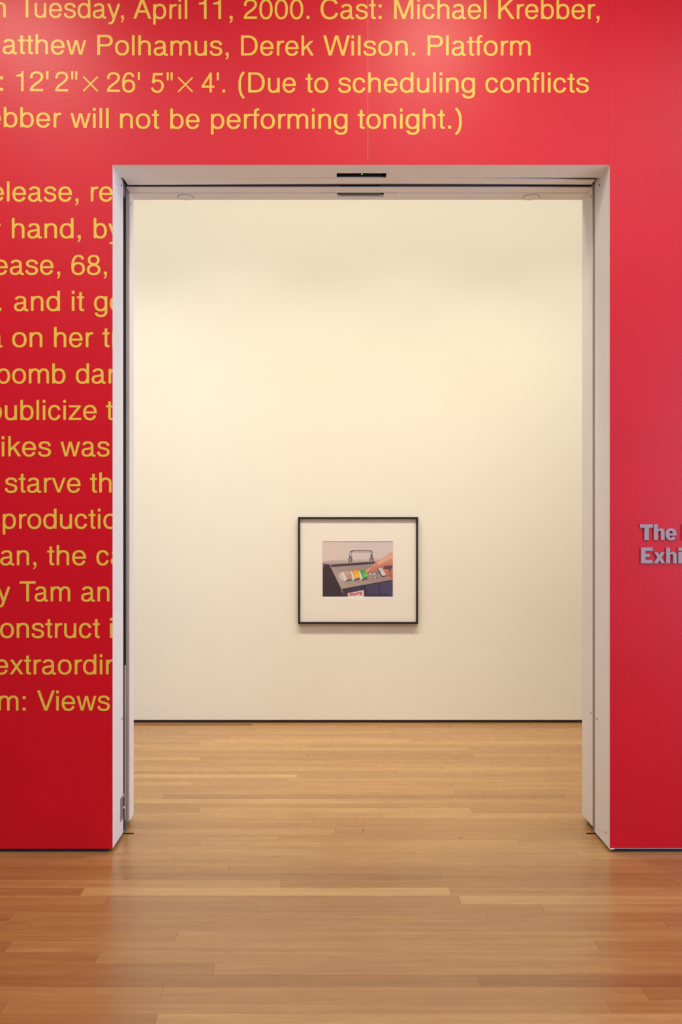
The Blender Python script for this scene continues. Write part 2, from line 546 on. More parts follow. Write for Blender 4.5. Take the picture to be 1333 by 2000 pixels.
# latch plate low on the left jamb
la, lb = OL * F / (234.8 - VPX), 4.2575
lz0, lz1 = Z(1602, 4.22), Z(1557, 4.22)
bm = bmesh.new()
add_box(bm, OL, OL + 0.0014, la, la + 0.018, lz0, lz1)
add_box(bm, OL, OL + 0.0014, la + 0.018, lb, lz1 - 0.016, lz1)
add_box(bm, OL, OL + 0.0014, la + 0.018, lb, lz0, lz0 + 0.014)
add_box(bm, OL, OL + 0.0005, la + 0.018, lb, lz0 + 0.014, lz1 - 0.016)
lp = link('latch_plate', done(bm, 'latch_plate'), M['plate'])
setparent(lp, JL)
kn = disc('latch_button', (OL - 0.001, 4.268, Z(1578, 4.26)), 0.0075, 0.004, 'x+', M['chrome'], JL, 0.004)
boxes('latch_hook', [(OL + 0.0014, OL + 0.005, la + 0.030, lb - 0.006, lz1 - 0.006, lz1 + 0.008)], M['pale_metal'], JL, bevel=0.001)

# small steel guides let into the floor at either side
boxes('floor_guide', [(OL - 0.01, X(261.5, 4.29), 4.283, 4.298, -0.004, 0.0006)], M['void'], door)
boxes('floor_guide', [(X(1146, 4.29), OR_ + 0.01, 4.283, 4.298, -0.004, 0.0006)], M['void'], door)

# ------------------------------------------------------------------ oak strips
PITCH = 0.0777
D0 = 3.970
bm = bmesh.new()
c = 0.00012
hw = PITCH / 2 - 0.00015
# unit strip: length 1 along X, chamfered long edges, top at z=0
prof = [(-hw, -0.011), (-hw, -c), (-hw + c, 0), (hw - c, 0), (hw, -c), (hw, -0.011)]
r0 = [bm.verts.new((-0.5, y, z)) for y, z in prof]
r1 = [bm.verts.new((0.5, y, z)) for y, z in prof]
for i in range(len(prof)):
    j = (i + 1) % len(prof)
    bm.faces.new((r0[i], r0[j], r1[j], r1[i]))
bm.faces.new(r0[::-1]); bm.faces.new(r1)
strip_me = done(bm, 'floor_strip')
strip_me.materials.append(M['wood'])

# joints the photograph shows: (px, py, tone change left, tone right)
joints = [(167, 1672, 0, 0), (339, 1683, 0, .02), (448, 1696, 0, 0), (161, 1741, -.16, .22), (6, 1809, -.06, 0), (56, 1812, 0, 0),
          (345, 1827, -.04, .03), (15, 1850, -.12, .14), (191, 1869, -.16, .0), (418, 1889, -.10, .05), (11, 1964, -.10, 0),
          (306, 1989, -.14, .08), (549, 1724, .10, -.10), (862, 1709, -.06, .10), (898, 1756, -.04, .14), (936, 1912, -.16, -.22),
          (887, 1544, .22, .10), (581, 1512.5, .18, -.10), (750, 1563, .10, 0), (922, 1583, 0, -.05), (868, 1498, .04, .12), (775, 1506, -.10, -.02),
          (684, 1490, 0, 0), (789, 1471, .05, 0), (601, 1458, .10, 0), (804, 1446, .18, 0), (742, 1419, .08, -.05), (928, 1478, -.10, .05),
          (919, 1464.5, 0, -.15), (493, 1415, -.30, 0), (390, 1582, -.08, .08), (321, 1552, .08, -.10), (392, 1483, .20, -.05),
          (388, 1452, -.14, 0), (375, 1528, 0, .02), (1131, 1670, 0, .10), (1263, 1683, 0, -.12), (1312, 1697, 0, 0),
          (1022, 1573, .04, -.02), (1260, 1940, 0, -.26), (1060, 1771, -.08, .04)]
rows = {}
for px, py, tl, tr in joints:
    d = F * EYE / (py - VPY)
    k = math.floor((D0 - d) / PITCH)
    rows.setdefault(k, []).append((X(px, d), tl, tr))
rowtone = {}
for py, tn in ((1712, -.14), (1795, -.05), (1838, .02), (1756, .0), (1648, .03), (1600, -.03)):
    rowtone[math.floor((D0 - F * EYE / (py - VPY)) / PITCH)] = tn

kmin = math.floor((D0 - (YF + 0.06)) / PITCH)
kmax = math.floor((D0 - 2.25) / PITCH)
nstrip = 0
far_bm = bmesh.new()
for k in range(kmin, 90):
    yc = D0 - (k + 0.5) * PITCH
    if yc < YN:
        break
    if k > kmax:
        # behind and below the viewer: full-length strips, joined
        add_box(far_bm, XL, XR, yc - hw, yc + hw, -0.011, 0)
        continue
    js = sorted(rows.get(k, []))
    half = 666 * yc / F
    xl, xr = X(0, yc) - 0.05, X(1333, yc) + 0.05
    cuts = [j[0] for j in js]
    # joints beyond the view or in rows where none is visible
    edge_l = min(cuts + [xl]) if cuts else xl
    x = (cuts[0] if cuts else random.uniform(xl, xr) if random.random() < 0.35 else xl - random.uniform(0.05, 0.6))
    allc = list(cuts) if cuts else [x]
    x = allc[0]
    while x > -2.3:
        x -= random.uniform(1.1, 2.4)
        allc.append(x)
    x = max(allc)
    while x < 2.6:
        x += random.uniform(1.5, 2.6)
        allc.append(x)
    allc = [a for a in allc if XL + 0.3 < a < XR - 0.3]
    allc = sorted(allc)
    ends = [XL] + allc + [XR]
    tn0 = rowtone.get(k, random.gauss(0, 0.055))
    for a, b_ in zip(ends[:-1], ends[1:]):
        tn = tn0 + random.gauss(0, 0.035)
        for jx, tl, tr in js:
            if abs(b_ - jx) < 1e-6:
                tn += tl
            if abs(a - jx) < 1e-6:
                tn += tr
        vis = b_ > xl - 0.6 and a < xr + 0.6
        if not vis or nstrip >= 298:
            add_box(far_bm, a + 0.0003, b_ - 0.0003, yc - hw, yc + hw, -0.011, 0)
            continue
        o = bpy.data.objects.new('floor_strip', strip_me)
        COL.objects.link(o)
        o.scale.x = (b_ - a) - 0.0007
        o.location = ((a + b_) / 2, yc, random.uniform(-0.00004, 0.00004))
        o['tone'] = tn
        o['seed'] = random.uniform(0, 50)
        w = Vector(o.location)
        o.parent = floor
        o.location = w - Vector(floor.location)
        nstrip += 1
o = link('floor_strips', done(far_bm, 'floor_strips'), M['wood'])
o['kind'] = 'stuff'
o['tone'] = 0.0
o['seed'] = 3.0
setparent(o, floor)
print('strips', nstrip)

# scuff marks on the boards
for i, (px, py, dx, dy, w) in enumerate(((708, 1627, 5, -9, .004), (897, 1637, 9, -3, .004), (274, 1521, 6, -4, .0015))):
    d = F * EYE / (py - VPY)
    p = Vector((X(px, d), d)); q = Vector((X(px + dx, F * EYE / (py + dy - VPY)), F * EYE / (py + dy - VPY)))
    n = Vector((-(q - p).y, (q - p).x)).normalized() * w
    me = bpy.data.meshes.new('scuff_mark')
    mid = (p + q) / 2 + n * 0.6
    me.from_pydata([(*p, .0004), (*(mid - n), .0004), (*q, .0004), (*(mid + n), .0004)], [], [(0, 1, 2, 3)])
    o = link('scuff_mark', me, M['scuff'])
    setparent(o, floor)

# ------------------------------------------------------------------ lettering
# advance widths and outline boxes of a neo-grotesque text face, per 1000 em
GL = {
    'A': (667, 14, 0, 654, 718), 'C': (722, 44, -19, 681, 737), 'D': (722, 81, 0, 674, 718), 'E': (667, 86, 0, 616, 718), 'K': (667, 76, 0, 663, 718),
    'M': (833, 73, 0, 761, 718), 'P': (667, 86, 0, 622, 718), 'T': (611, 14, 0, 597, 718), 'V': (667, 20, 0, 647, 718), 'W': (944, 16, 0, 928, 718),
    'a': (556, 36, -15, 530, 538), 'b': (556, 58, -15, 517, 718), 'c': (500, 30, -15, 477, 538), 'd': (556, 35, -15, 499, 718),
    'e': (556, 40, -15, 516, 538), 'f': (278, 14, 0, 262, 728), 'g': (556, 40, -220, 499, 538), 'h': (556, 65, 0, 491, 718),
    'i': (222, 67, 0, 155, 718), 'k': (500, 67, 0, 501, 718), 'l': (222, 67, 0, 155, 718), 'm': (833, 65, 0, 769, 538),
    'n': (556, 65, 0, 491, 538), 'o': (556, 35, -14, 521, 538), 'p': (556, 58, -207, 517, 538), 'r': (333, 77, 0, 332, 538),
    's': (500, 32, -15, 464, 538), 't': (278, 14, -7, 257, 669), 'u': (556, 68, -15, 489, 523), 'v': (500, 8, 0, 492, 523),
    'w': (722, 14, 0, 709, 523), 'x': (500, 11, 0, 490, 523), 'y': (500, 11, -214, 489, 523), 'z': (500, 31, 0, 469, 523),
    '0': (556, 37, -19, 519, 709), '1': (556, 101, 0, 359, 709), '2': (556, 26, 0, 507, 709), '4': (556, 25, 0, 523, 709), '5': (556, 32, -19, 514, 694),
    '6': (556, 38, -19, 518, 709), '8': (556, 38, -19, 517, 709), '(': (333, 68, -207, 299, 733), ')': (333, 34, -207, 265, 733),
    ',': (278, 87, -147, 191, 106), '.': (278, 87, 0, 191, 106), ':': (278, 87, 0, 191, 516), "'": (191, 56, 430, 140, 718),
    '"': (355, 62, 430, 293, 718), '\u00d7': (584, 15, 0, 569, 560), ' ': (278, 0, 0, 0, 0),
}


def rect(x0, y0_, x1, y1_):
    return [(x0, y0_), (x1, y0_), (x1, y1_), (x0, y1_)]


VS, HS = 90.0, 77.0      # upright and level stroke weights


def ring(cx, cy, rx, ry, a0=0, a1=360, tx=VS, ty=HS, e=2.25, n=44):
    """band between two superellipses, as quads"""
    m = max(6, int(n * abs(a1 - a0) / 360))
    out, prev = [], None
    for i in range(m + 1):
        a = math.radians(a0 + (a1 - a0) * i / m)
        ca, sa = math.cos(a), math.sin(a)
        fx = math.copysign(abs(ca) ** (2 / e), ca)
        fy = math.copysign(abs(sa) ** (2 / e), sa)
        p = (cx + rx * fx, cy + ry * fy)
        q = (cx + (rx - tx) * fx, cy + (ry - ty) * fy)
        if prev:
            out.append([prev[1], prev[0], p, q])
        prev = (p, q)
    return out


def pen(pts, w=1.0, sub=7, vs=VS, hs=HS):
    """stroke along a smooth curve, heavier where it runs upright"""
    P = [np.array(p, float) for p in pts]
    P = [2 * P[0] - P[1]] + P + [2 * P[-1] - P[-2]]
    c = []
    for i in range(1, len(P) - 2):
        for k in range(sub):
            t_ = k / sub
            c.append(0.5 * (2 * P[i] + (P[i + 1] - P[i - 1]) * t_ + (2 * P[i - 1] - 5 * P[i] + 4 * P[i + 1] - P[i + 2]) * t_ ** 2
                            + (3 * P[i] - P[i - 1] - 3 * P[i + 1] + P[i + 2]) * t_ ** 3))
    c.append(P[-2])
    out, prev = [], None
    for i, p in enumerate(c):
        d = c[min(i + 1, len(c) - 1)] - c[max(i - 1, 0)]
        d = d / np.linalg.norm(d)
        wd = math.hypot(vs * d[1], hs * d[0]) * w / 2
        nrm = np.array((-d[1], d[0])) * wd
        l, r_ = tuple(p + nrm), tuple(p - nrm)
        if prev:
            out.append([prev[0], prev[1], r_, l])
        prev = (l, r_)
    return out


def stem(x0, x1, y0_=0, y1_=718):
    return [rect(x0, y0_, x1, y1_)]


PAREN = [(259, 733), (165, 600), (113, 430), (110, 263), (113, 96), (165, -74), (259, -207)]
CUSTOM = {
    'i': [rect(66, 0, 156, 523), rect(66, 614, 156, 718)],
    'l': [rect(66, 0, 156, 718)],
    '.': [rect(87, 0, 191, 106)],
    ':': [rect(87, 0, 191, 106), rect(87, 410, 191, 516)],
    "'": [[(62, 430), (134, 430), (142, 718), (54, 718)]],
    '"': [[(70, 430), (138, 430), (146, 718), (62, 718)], [(217, 430), (285, 430), (293, 718), (209, 718)]],
    '1': [[(101, 518), (269, 518), (269, 0), (359, 0), (359, 709), (293, 709), (281, 662), (255, 622), (215, 598), (165, 586), (101, 582)]],
    ',': [[(87, 106), (191, 106), (191, 10), (186, -45), (168, -93), (135, -130), (87, -147), (87, -104), (115, -88), (131, -50), (136, 0), (87, 0)]],
    '\u00d7': [[(15, 40), (52, 0), (569, 520), (532, 560)], [(532, 0), (569, 40), (52, 560), (15, 520)]],
    '(': pen(PAREN), ')': pen([(333 - x, y) for x, y in PAREN]),
    'A': [[(14, 0), (116, 0), (385, 718), (284, 718)], [(552, 0), (654, 0), (385, 718), (284, 718)], rect(165, 216, 505, 298)],
    'C': ring(376, 359, 332, 378, 30, 336, 98, 84),
    'D': stem(81, 179) + [rect(170, 636, 345, 718), rect(170, 0, 345, 82)] + ring(340, 359, 334, 359, -90, 90, 98, 82),
    'E': stem(86, 183) + [rect(180, 634, 616, 718), rect(180, 0, 616, 84), rect(180, 325, 582, 408)],
    'K': stem(76, 173) + [[(171, 248), (171, 372), (522, 718), (650, 718)], [(292, 368), (362, 437), (663, 0), (543, 0)]],
    'M': stem(73, 163) + stem(671, 761) + [[(100, 718), (203, 718), (464, 0), (370, 0)], [(631, 718), (734, 718), (464, 0), (370, 0)]],
    'P': stem(86, 183) + [rect(180, 636, 405, 718), rect(180, 304, 405, 386)] + ring(400, 511, 222, 207, -90, 90, 98, 82),
    'T': [rect(14, 634, 597, 718), rect(257, 0, 355, 636)],
    'V': [[(20, 718), (124, 718), (334, 112), (546, 718), (647, 718), (387, 0), (281, 0)]],
    'W': [[(16, 718), (118, 718), (258, 135), (420, 718), (525, 718), (690, 135), (826, 718), (928, 718), (740, 0), (640, 0), (472, 592), (306, 0), (205, 0)]],
    'a': ring(258, 375, 196, 163, 0, 168) + stem(364, 454, 70, 376) + ring(222, 143, 186, 158, 84, 356, VS, 72)
         + [[(215, 301), (215, 230), (290, 240), (340, 252), (375, 275), (375, 345), (340, 325), (290, 310)]]
         + [[(364, 100), (454, 100), (456, 78), (466, 64), (484, 58), (530, 62), (530, -6), (500, -14), (465, -15), (425, -5), (392, 22), (370, 60)]],
    'b': stem(56, 146) + ring(286, 262, 231, 277),
    'c': ring(254, 262, 224, 277, 20, 341),
    'd': stem(411, 501) + ring(270, 262, 235, 277),
    'e': ring(278, 262, 238, 277, -6, 337) + [rect(80, 230, 500, 303)],
    'f': [rect(14, 452, 262, 523)] + stem(84, 174, 0, 560) + pen([(129, 555), (134, 630), (165, 674), (215, 689), (262, 686)]),
    'g': stem(411, 501, -20, 523) + ring(270, 262, 235, 277) + ring(277, -30, 224, 190, -170, 2),
    'h': stem(63, 153) + stem(403, 493, 0, 350) + ring(290, 345, 203, 193, 0, 168),
    'k': stem(65, 153) + [[(150, 188), (150, 296), (374, 523), (484, 523)], [(232, 272), (296, 334), (503, 0), (395, 0)]],
    'm': stem(63, 153, 0, 523) + stem(373, 461, 0, 350) + stem(683, 771, 0, 350) + ring(276, 350, 185, 188, 0, 168) + ring(586, 350, 185, 188, 0, 168),
    'n': stem(63, 153, 0, 523) + stem(403, 493, 0, 350) + ring(290, 345, 203, 193, 0, 168),
    'o': ring(278, 262, 243, 276),
    'p': stem(56, 146, -207, 523) + ring(286, 262, 231, 277),
    'r': stem(75, 165, 0, 523) + pen([(122, 330), (150, 418), (205, 472), (268, 492), (334, 490)]),
    's': pen([(420, 372), (404, 436), (340, 487), (245, 501), (150, 482), (98, 425), (104, 350), (165, 304), (255, 280), (360, 250), (416, 195), (416, 105), (355, 42), (250, 22), (150, 38), (88, 92), (74, 166)]),
    't': [rect(14, 452, 257, 523)] + stem(94, 184, 110, 669) + pen([(139, 115), (146, 58), (180, 34), (215, 31), (257, 36)]),
    'u': stem(401, 491, 0, 523) + stem(66, 156, 178, 523) + ring(270, 178, 204, 193, 180, 350),
    'v': [[(8, 523), (103, 523), (250, 98), (399, 523), (492, 523), (296, 0), (203, 0)]],
    'w': [[(14, 523), (108, 523), (210, 118), (312, 523), (411, 523), (515, 118), (619, 523), (709, 523), (563, 0), (466, 0), (361, 405), (258, 0), (161, 0)]],
    'x': [[(11, 0), (116, 0), (480, 523), (376, 523)], [(386, 0), (490, 0), (125, 523), (20, 523)]],
    'y': [[(11, 523), (107, 523), (296, 10), (206, 0)]] + pen([(444, 523), (380, 345), (314, 160), (256, 0), (222, -100), (175, -162), (120, -178), (60, -172)], sub=4),
    'z': [rect(44, 450, 457, 523), rect(31, 0, 469, 73), [(31, 60), (135, 60), (460, 465), (350, 465)]],
    '0': ring(278, 345, 241, 364),
    '2': pen([(75, 462), (92, 575), (160, 648), (275, 671), (395, 640), (458, 560), (450, 455), (370, 355), (235, 255), (130, 165), (80, 70), (74, 20)]) + [rect(30, 0, 507, 84)],
    '4': stem(333, 423, 0, 709) + [rect(25, 168, 523, 246), [(25, 235), (122, 235), (372, 590), (372, 709), (355, 709)]],
    '5': [rect(118, 612, 476, 694), [(66, 345), (148, 330), (196, 660), (180, 694), (113, 694)]] + pen([(104, 335), (180, 405), (275, 423), (385, 395), (456, 315), (466, 215), (425, 100), (350, 38), (260, 20), (165, 42), (100, 100), (78, 172)]),
    '6': ring(280, 215, 238, 234) + pen([(84, 230), (82, 370), (115, 530), (190, 640), (295, 671), (395, 640), (455, 545)]),
    '8': ring(278, 526, 210, 183, ty=70) + ring(278, 178, 240, 197, ty=74),
}
_cache = {}


def font_mesh(ch, offset=0.0, res=6):
    cu = bpy.data.curves.new('glyph', 'FONT')
    cu.body = ch
    cu.size = 1.0
    cu.offset = offset
    cu.resolution_u = res
    ob = bpy.data.objects.new('glyph', cu)
    me = ob.to_mesh()
    vs = [tuple(v.co)[:2] for v in me.vertices]
    fs = [tuple(p.vertices) for p in me.polygons]
    ob.to_mesh_clear()
    bpy.data.objects.remove(ob)
    bpy.data.curves.remove(cu)
    return vs, fs


def union(vs, fs):
    """merge overlapping outlines into one flat, non-overlapping sheet"""
    if not fs:
        return vs, fs
    ff = []
    for f in fs:
        ar = sum(vs[f[i]][0] * vs[f[(i + 1) % len(f)]][1] - vs[f[(i + 1) % len(f)]][0] * vs[f[i]][1] for i in range(len(f)))
        if abs(ar) < 1e-9:
            continue
        ff.append(list(f) if ar > 0 else list(reversed(f)))
    scale = max(max(abs(v[0]), abs(v[1])) for v in vs)
    r = delaunay_2d_cdt([Vector((v[0] / scale, v[1] / scale)) for v in vs], [], ff, 1, 1e-5)
    ov, of, src = r[0], r[2], r[5]
    keep = [tuple(f) for f, o_ in zip(of, src) if len(o_)]
    return [(v.x * scale, v.y * scale) for v in ov], keep


def glyph(ch):
    if ch in _cache:
        return _cache[ch]
    if ch == ' ':
        r = ([], [])
    elif ch in CUSTOM:
        vs, fs = [], []
        for poly in CUSTOM[ch]:
            fs.append(tuple(range(len(vs), len(vs) + len(poly))))
            vs += poly
        r = (vs, fs)
    r = union(*r)
    _cache[ch] = r
    return r


KERN = {'Tu': -90, 'y,': -70, 'P.': -100, 'Ta': -90, 'r,': -40, 'Vi': -35, 'W i': 0, 'Wi': -30, 'we': -10, 'y ': 0, '11': -74, 'f ': 0, 'ry': 10, "4'": 0, 'av': -20, 'rv': 10}
SIZE = 54.5  # px of the type on the wall, at the wall's depth


def word_bounds(w):
    x, pts = 0, []
    for i, ch in enumerate(w):
        adv, a, _, b_, _ = GL[ch]
        if ch != ' ':
            pts.append((x + a, x + b_))
        x += adv + KERN.get(w[i:i + 2], 0)
    return pts[0][0], pts[-1][1]


def text_line(words, base, parent, clip, tilt=False):
    """words: (text, left px or None, right px or None)"""
    bm = bmesh.new()
    for w, left, right in words:
        a, b_ = word_bounds(w)
        s = SIZE / 1000
        if left is not None and right is not None:
            sx = (right - left) / (b_ - a)
            ox = left - a * sx
        elif left is not None:
            sx = s * 1.02
            ox = left - a * sx
        else:
            sx = s * 1.02
            ox = right - b_ * sx
        x = 0
        for i, ch in enumerate(w):
            vs, fs = glyph(ch)
            nv = []
            for gx, gy in vs:
                px = ox + (x + gx) * sx
                py = base - gy * s
                if tilt and px < 320:
                    py -= 3.2 * (1 - px / 320)
                nv.append(bm.verts.new((X(px, YW), 0, Z(py, YW))))
            for f in fs:
                try:
                    bm.faces.new([nv[q] for q in f])
                except ValueError:
                    pass
            x += GL[ch][0] + KERN.get(w[i:i + 2], 0)
    if clip:
        bmesh.ops.bisect_plane(bm, geom=list(bm.verts) + list(bm.edges) + list(bm.faces), plane_co=(OL - 0.0003, 0, 0), plane_no=(1, 0, 0), clear_outer=True)
    # thin cut vinyl: give it a little thickness
    for f in bm.faces:
        f.normal_update()
        if f.normal.y > 0:
            f.normal_flip()
    r = bmesh.ops.extrude_face_region(bm, geom=list(bm.faces))
    for v in r['geom']:
        if isinstance(v, bmesh.types.BMVert):
            v.co.y -= 0.0003
    xs = [v.co.x for v in bm.verts]; zs = [v.co.z for v in bm.verts]
    o = Vector(((min(xs) + max(xs)) / 2, 0, min(zs)))
    for v in bm.verts:
        v.co -= o
    bm.normal_update()
    me = bpy.data.meshes.new('text_line')
    bm.to_mesh(me); bm.free()
    ob = link('text_line', me, M['yellow'])
    ob.location = o + Vector((0, YW - 0.00005, 0))
    setparent(ob, parent)
    return ob


TOP = [
    (36.9, [('on', None, 11.3), ('Tuesday,', 37.3, 242.1), ('April', 260.5, 366), ('11,', 388.7, 454.8), ('2000.', 476.4, 605), ('Cast:', 626.6, 745.8),
            ('Michael', 770.4, 950.8), ('Krebber,', 973.8, 1171.6)]),
    (108.5, [('M', None, -2.5), ('atthew', 5.2, 168.6), ('Polhamus,', 190.1, 447), ('Derek', 471.1, 613.4), ('Wilson.', 631.8, 811.4), ('Platform', 835.5, 1036.8)]),
    (180.6, [('m:', None, 6), ("12'", 32, 94.8), ('2"', 108, 151.2), ('\u00d7', 161.8, 192), ("26'", 209, 273.6), ('5"', 295.2, 337.7), ('\u00d7', 347.2, 377.5), ("4'.", 393.9, 440.1),
             ('(Due', 466.4, 578.3), ('to', 597, 641.8), ('scheduling', 661, 928.2), ('conflicts', 948.7, 1150.6)]),
    (251.3, [('Kre', None, 1.8), ('bber', 7.6, 119.7), ('will', 137.6, 212.3), ('not', 234.8, 311), ('be', 333, 390.2), ('performing', 412.3, 679), ('tonight.)', 698.7, 902)]),
]
SIDE = [
    (393.4, [('release,', None, 153.4), ('re', 177.6, None)]),
    (465.2, [('y', None, 2), ('hand,', 23.4, 157.8), ('by', 183.3, None)]),
    (536.4, [('ease,', None, 117.5), ('68,', 139.6, 208.8)]),
    (607.2, [('.', None, 2.6), ('and', 27.3, 117), ('it', 140.4, 164.3), ('go', 184.1, None)]),
    (677.9, [('a', None, 4.9), ('on', 23.9, 82.7), ('her', 105.8, 182), ('tr', 200.2, None)]),
    (748.9, [('bomb', None, 127.9), ('dar', 148.2, None)]),
    (820.1, [('publicize', None, 189), ('to', 207.2, None)]),
    (891.3, [('ikes', 3.5, 99.4), ('was', 118.3, 213.9)]),
    (962.0, [('starve', 9.6, 157.4), ('th', 175.9, None)]),
    (1032.5, [('productio', None, 229)]),
    (1103.8, [('an,', None, 71), ('the', 92.2, 168.1), ('ca', 188.4, None)]),
    (1174.5, [('y', None, 20.3), ('Tam', 38.3, 137.1), ('an', 158.8, 213.9)]),
    (1245.8, [('construct', None, 194.8), ('i', 215, None)]),
    (1317.0, [('extraordin', None, 231)]),
    (1387.8, [('m:', None, 50.1), ('Views', 72.5, 214.5)]),
]
for base, words in TOP:
    text_line(words, base, wf, False, True)
for base, words in SIDE:
    text_line(words, base, wf, True)


# raised grey metal letters right of the door
def solid_letter(ch, px0, py0, px1, py1, parent, depth=0.008):
    polys = {
        'T': [[(0, 1), (0, .785), (.35, .785), (.35, 0), (.68, 0), (.68, .785), (1, .785), (1, 1)]],
        'E': [[(0, 0), (1, 0), (1, .215), (.385, .215), (.385, .40), (.77, .40), (.77, .60), (.385, .60), (.385, .785), (1, .785), (1, 1), (0, 1)]],
        'I': [[(0, 0), (1, 0), (1, 1), (0, 1)]],
        'i': [[(0, 0), (1, 0), (1, .73), (0, .73)], [(0, .80), (1, .80), (1, 1), (0, 1)]],
        'x': [[(0, 0), (.36, 0), (.50, .27), (.66, 0), (1, 0), (.68, .51), (.97, 1), (.63, 1), (.50, .75), (.36, 1), (.02, 1), (.33, .51)]],
    }
    if ch in polys:
        vs, fs = [], []
        for poly in polys[ch]:
            fs.append(tuple(range(len(vs), len(vs) + len(poly))))
            vs += poly
    elif ch == 'h':
        # stem, shoulder, right leg
        sw = .36
        outer = [(0, 0), (sw, 0), (sw, .50)]
        for k in range(9):
            a = math.pi - k * math.pi / 8
            outer.append((.51 + .15 * math.cos(a), .49 + .10 * math.sin(a)))
        outer += [(.66, .45), (.66, 0), (1, 0), (1, .50)]
        for k in range(9):
            a = k * (math.pi * 0.62) / 8
            outer.append((.66 + .34 * math.cos(a), .50 + .245 * math.sin(a)))
        outer += [(sw, .66), (sw, 1), (0, 1)]
        vs, fs = outer, [tuple(range(len(outer)))]
    else:
        vs, fs = [], []
        for q in ring(.5, .5, .5, .5, -10, 328, .33, .2, 2.2) + [rect(.2, .40, .93, .575)]:
            fs.append(tuple(range(len(vs), len(vs) + 4)))
            vs += q
    vs, fs = union(vs, fs)
    bm = bmesh.new()
    nv = [bm.verts.new((X(px0 + v[0] * (px1 - px0), YW), 0, Z(py1 + v[1] * (py0 - py1), YW))) for v in vs]
    for f in fs:
        try:
            bm.faces.new([nv[i] for i in f])
        except ValueError:
            pass
    for f in bm.faces:
        f.normal_update()
        if f.normal.y > 0:
            f.normal_flip()
    r = bmesh.ops.extrude_face_region(bm, geom=list(bm.faces))
    for v in r['geom']:
        if isinstance(v, bmesh.types.BMVert):
            v.co.y -= depth
    xs = [v.co.x for v in bm.verts]; zs = [v.co.z for v in bm.verts]
    o = Vector(((min(xs) + max(xs)) / 2, 0, min(zs)))
    for v in bm.verts:
        v.co -= o
    me = bpy.data.meshes.new('raised_letter')
    bmesh.ops.recalc_face_normals(bm, faces=bm.faces)
    bm.to_mesh(me); bm.free()
    ob = link('raised_letter', me, M['letter_metal'])
    ob.location = o + Vector((0, YW - 0.0004, 0))
    setparent(ob, parent)
    return ob


sign = empty('wall_sign', (X(1290, YW), YW - 0.0004, Z(1100, YW)))
tag(sign, 'raised grey metal letters on the red wall right of the doorway', 'sign')
for ch, a, b0, c_, d_ in (('T', 1249.7, 1024.1, 1274.8, 1054.8), ('h', 1276.9, 1024.0, 1297.8, 1054.4), ('e', 1299.6, 1031.8, 1320.9, 1055.2), ('I', 1331.8, 1024.1, 1340.5, 1054.6),
                          ('E', 1251.8, 1069.3, 1274.2, 1099.9), ('x', 1276.6, 1078.5, 1298.8, 1099.9), ('h', 1300.8, 1069.7, 1321.2, 1100.0), ('i', 1324.6, 1069.7, 1332.6, 1100.0)):
    solid_letter(ch, a, b0, c_, d_, sign)

# ------------------------------------------------------------------ the framed photograph
fx0, fx1 = X(583, YF), X(816.3, YF)
fz0, fz1 = Z(1217.6, YF), Z(1010, YF)
yf = YF - 0.038                      # front of the frame
pic = empty('framed_photograph', ((fx0 + fx1) / 2, YF - 0.0015, fz0))
tag(pic, 'black framed colour photograph of a finger pressing a button on the cream wall', 'picture')
w = 0.0145
bm = bmesh.new()
add_box(bm, fx0, fx0 + w, yf, YF - 0.002, fz0, fz1)
add_box(bm, fx1 - w, fx1, yf, YF - 0.002, fz0, fz1)
add_box(bm, fx0 + w, fx1 - w, yf, YF - 0.002, fz0, fz0 + w)
add_box(bm, fx0 + w, fx1 - w, yf, YF - 0.002, fz1 - w, fz1)
o = link('frame', done(bm, 'frame'), M['frame']); setparent(o, pic)
boxes('backing_board', [(fx0 + w, fx1 - w, YF - 0.012, YF - 0.004, fz0 + w, fz1 - w)], M['board'], pic)
px0, px1 = X(630.0, YF), X(768.0, YF)
pz0, pz1 = Z(1166.0, YF), Z(1057.0, YF)
ym = YF - 0.0195
bm = bmesh.new()
a0, a1, c0, c1 = fx0 + w, fx1 - w, fz0 + w, fz1 - w
add_box(bm, a0, px0, ym, ym + 0.003, c0, c1)
add_box(bm, px1, a1, ym, ym + 0.003, c0, c1)
add_box(bm, px0, px1, ym, ym + 0.003, c0, pz0)
add_box(bm, px0, px1, ym, ym + 0.003, pz1, c1)
o = link('mat_board', done(bm, 'mat_board'), M['mat']); setparent(o, pic)
# pale cut edge of the window mat
bv = 0.003
bm = bmesh.new()
O = [(px0, pz0), (px1, pz0), (px1, pz1), (px0, pz1)]
I = [(px0 + bv, pz0 + bv), (px1 - bv, pz0 + bv), (px1 - bv, pz1 - bv), (px0 + bv, pz1 - bv)]
for i in range(4):
    j = (i + 1) % 4
    q = [bm.verts.new((O[i][0], ym, O[i][1])), bm.verts.new((O[j][0], ym, O[j][1])),
         bm.verts.new((I[j][0], ym + 0.003, I[j][1])), bm.verts.new((I[i][0], ym + 0.003, I[i][1]))]
    bm.faces.new(q)
me = bpy.data.meshes.new('mat_edge'); bm.to_mesh(me); bm.free()
o = link('mat_edge', me, M['bevel']); setparent(o, pic)
boxes('glazing', [(a0, a1, yf + 0.006, yf + 0.008, c0, c1)], M['glass'], pic)

# the print itself, painted cell by cell; coordinates on a 1149 x 908 sheet
PW, PH = 1149.0, 908.0
NX, NY = 264, 208
SS = 2
gx, gy = np.meshgrid((np.arange((NX + 1) * SS) + 0.5) / ((NX + 1) * SS) * PW, (np.arange((NY + 1) * SS) + 0.5) / ((NY + 1) * SS) * PH)
gx = gx + 84; gy = gy + 100
img = np.zeros(gx.shape + (3,))


def lin(c):
    c = np.array(c, float) / 255
    return np.where(c <= 0.04045, c / 12.92, ((c + 0.055) / 1.055) ** 2.4)


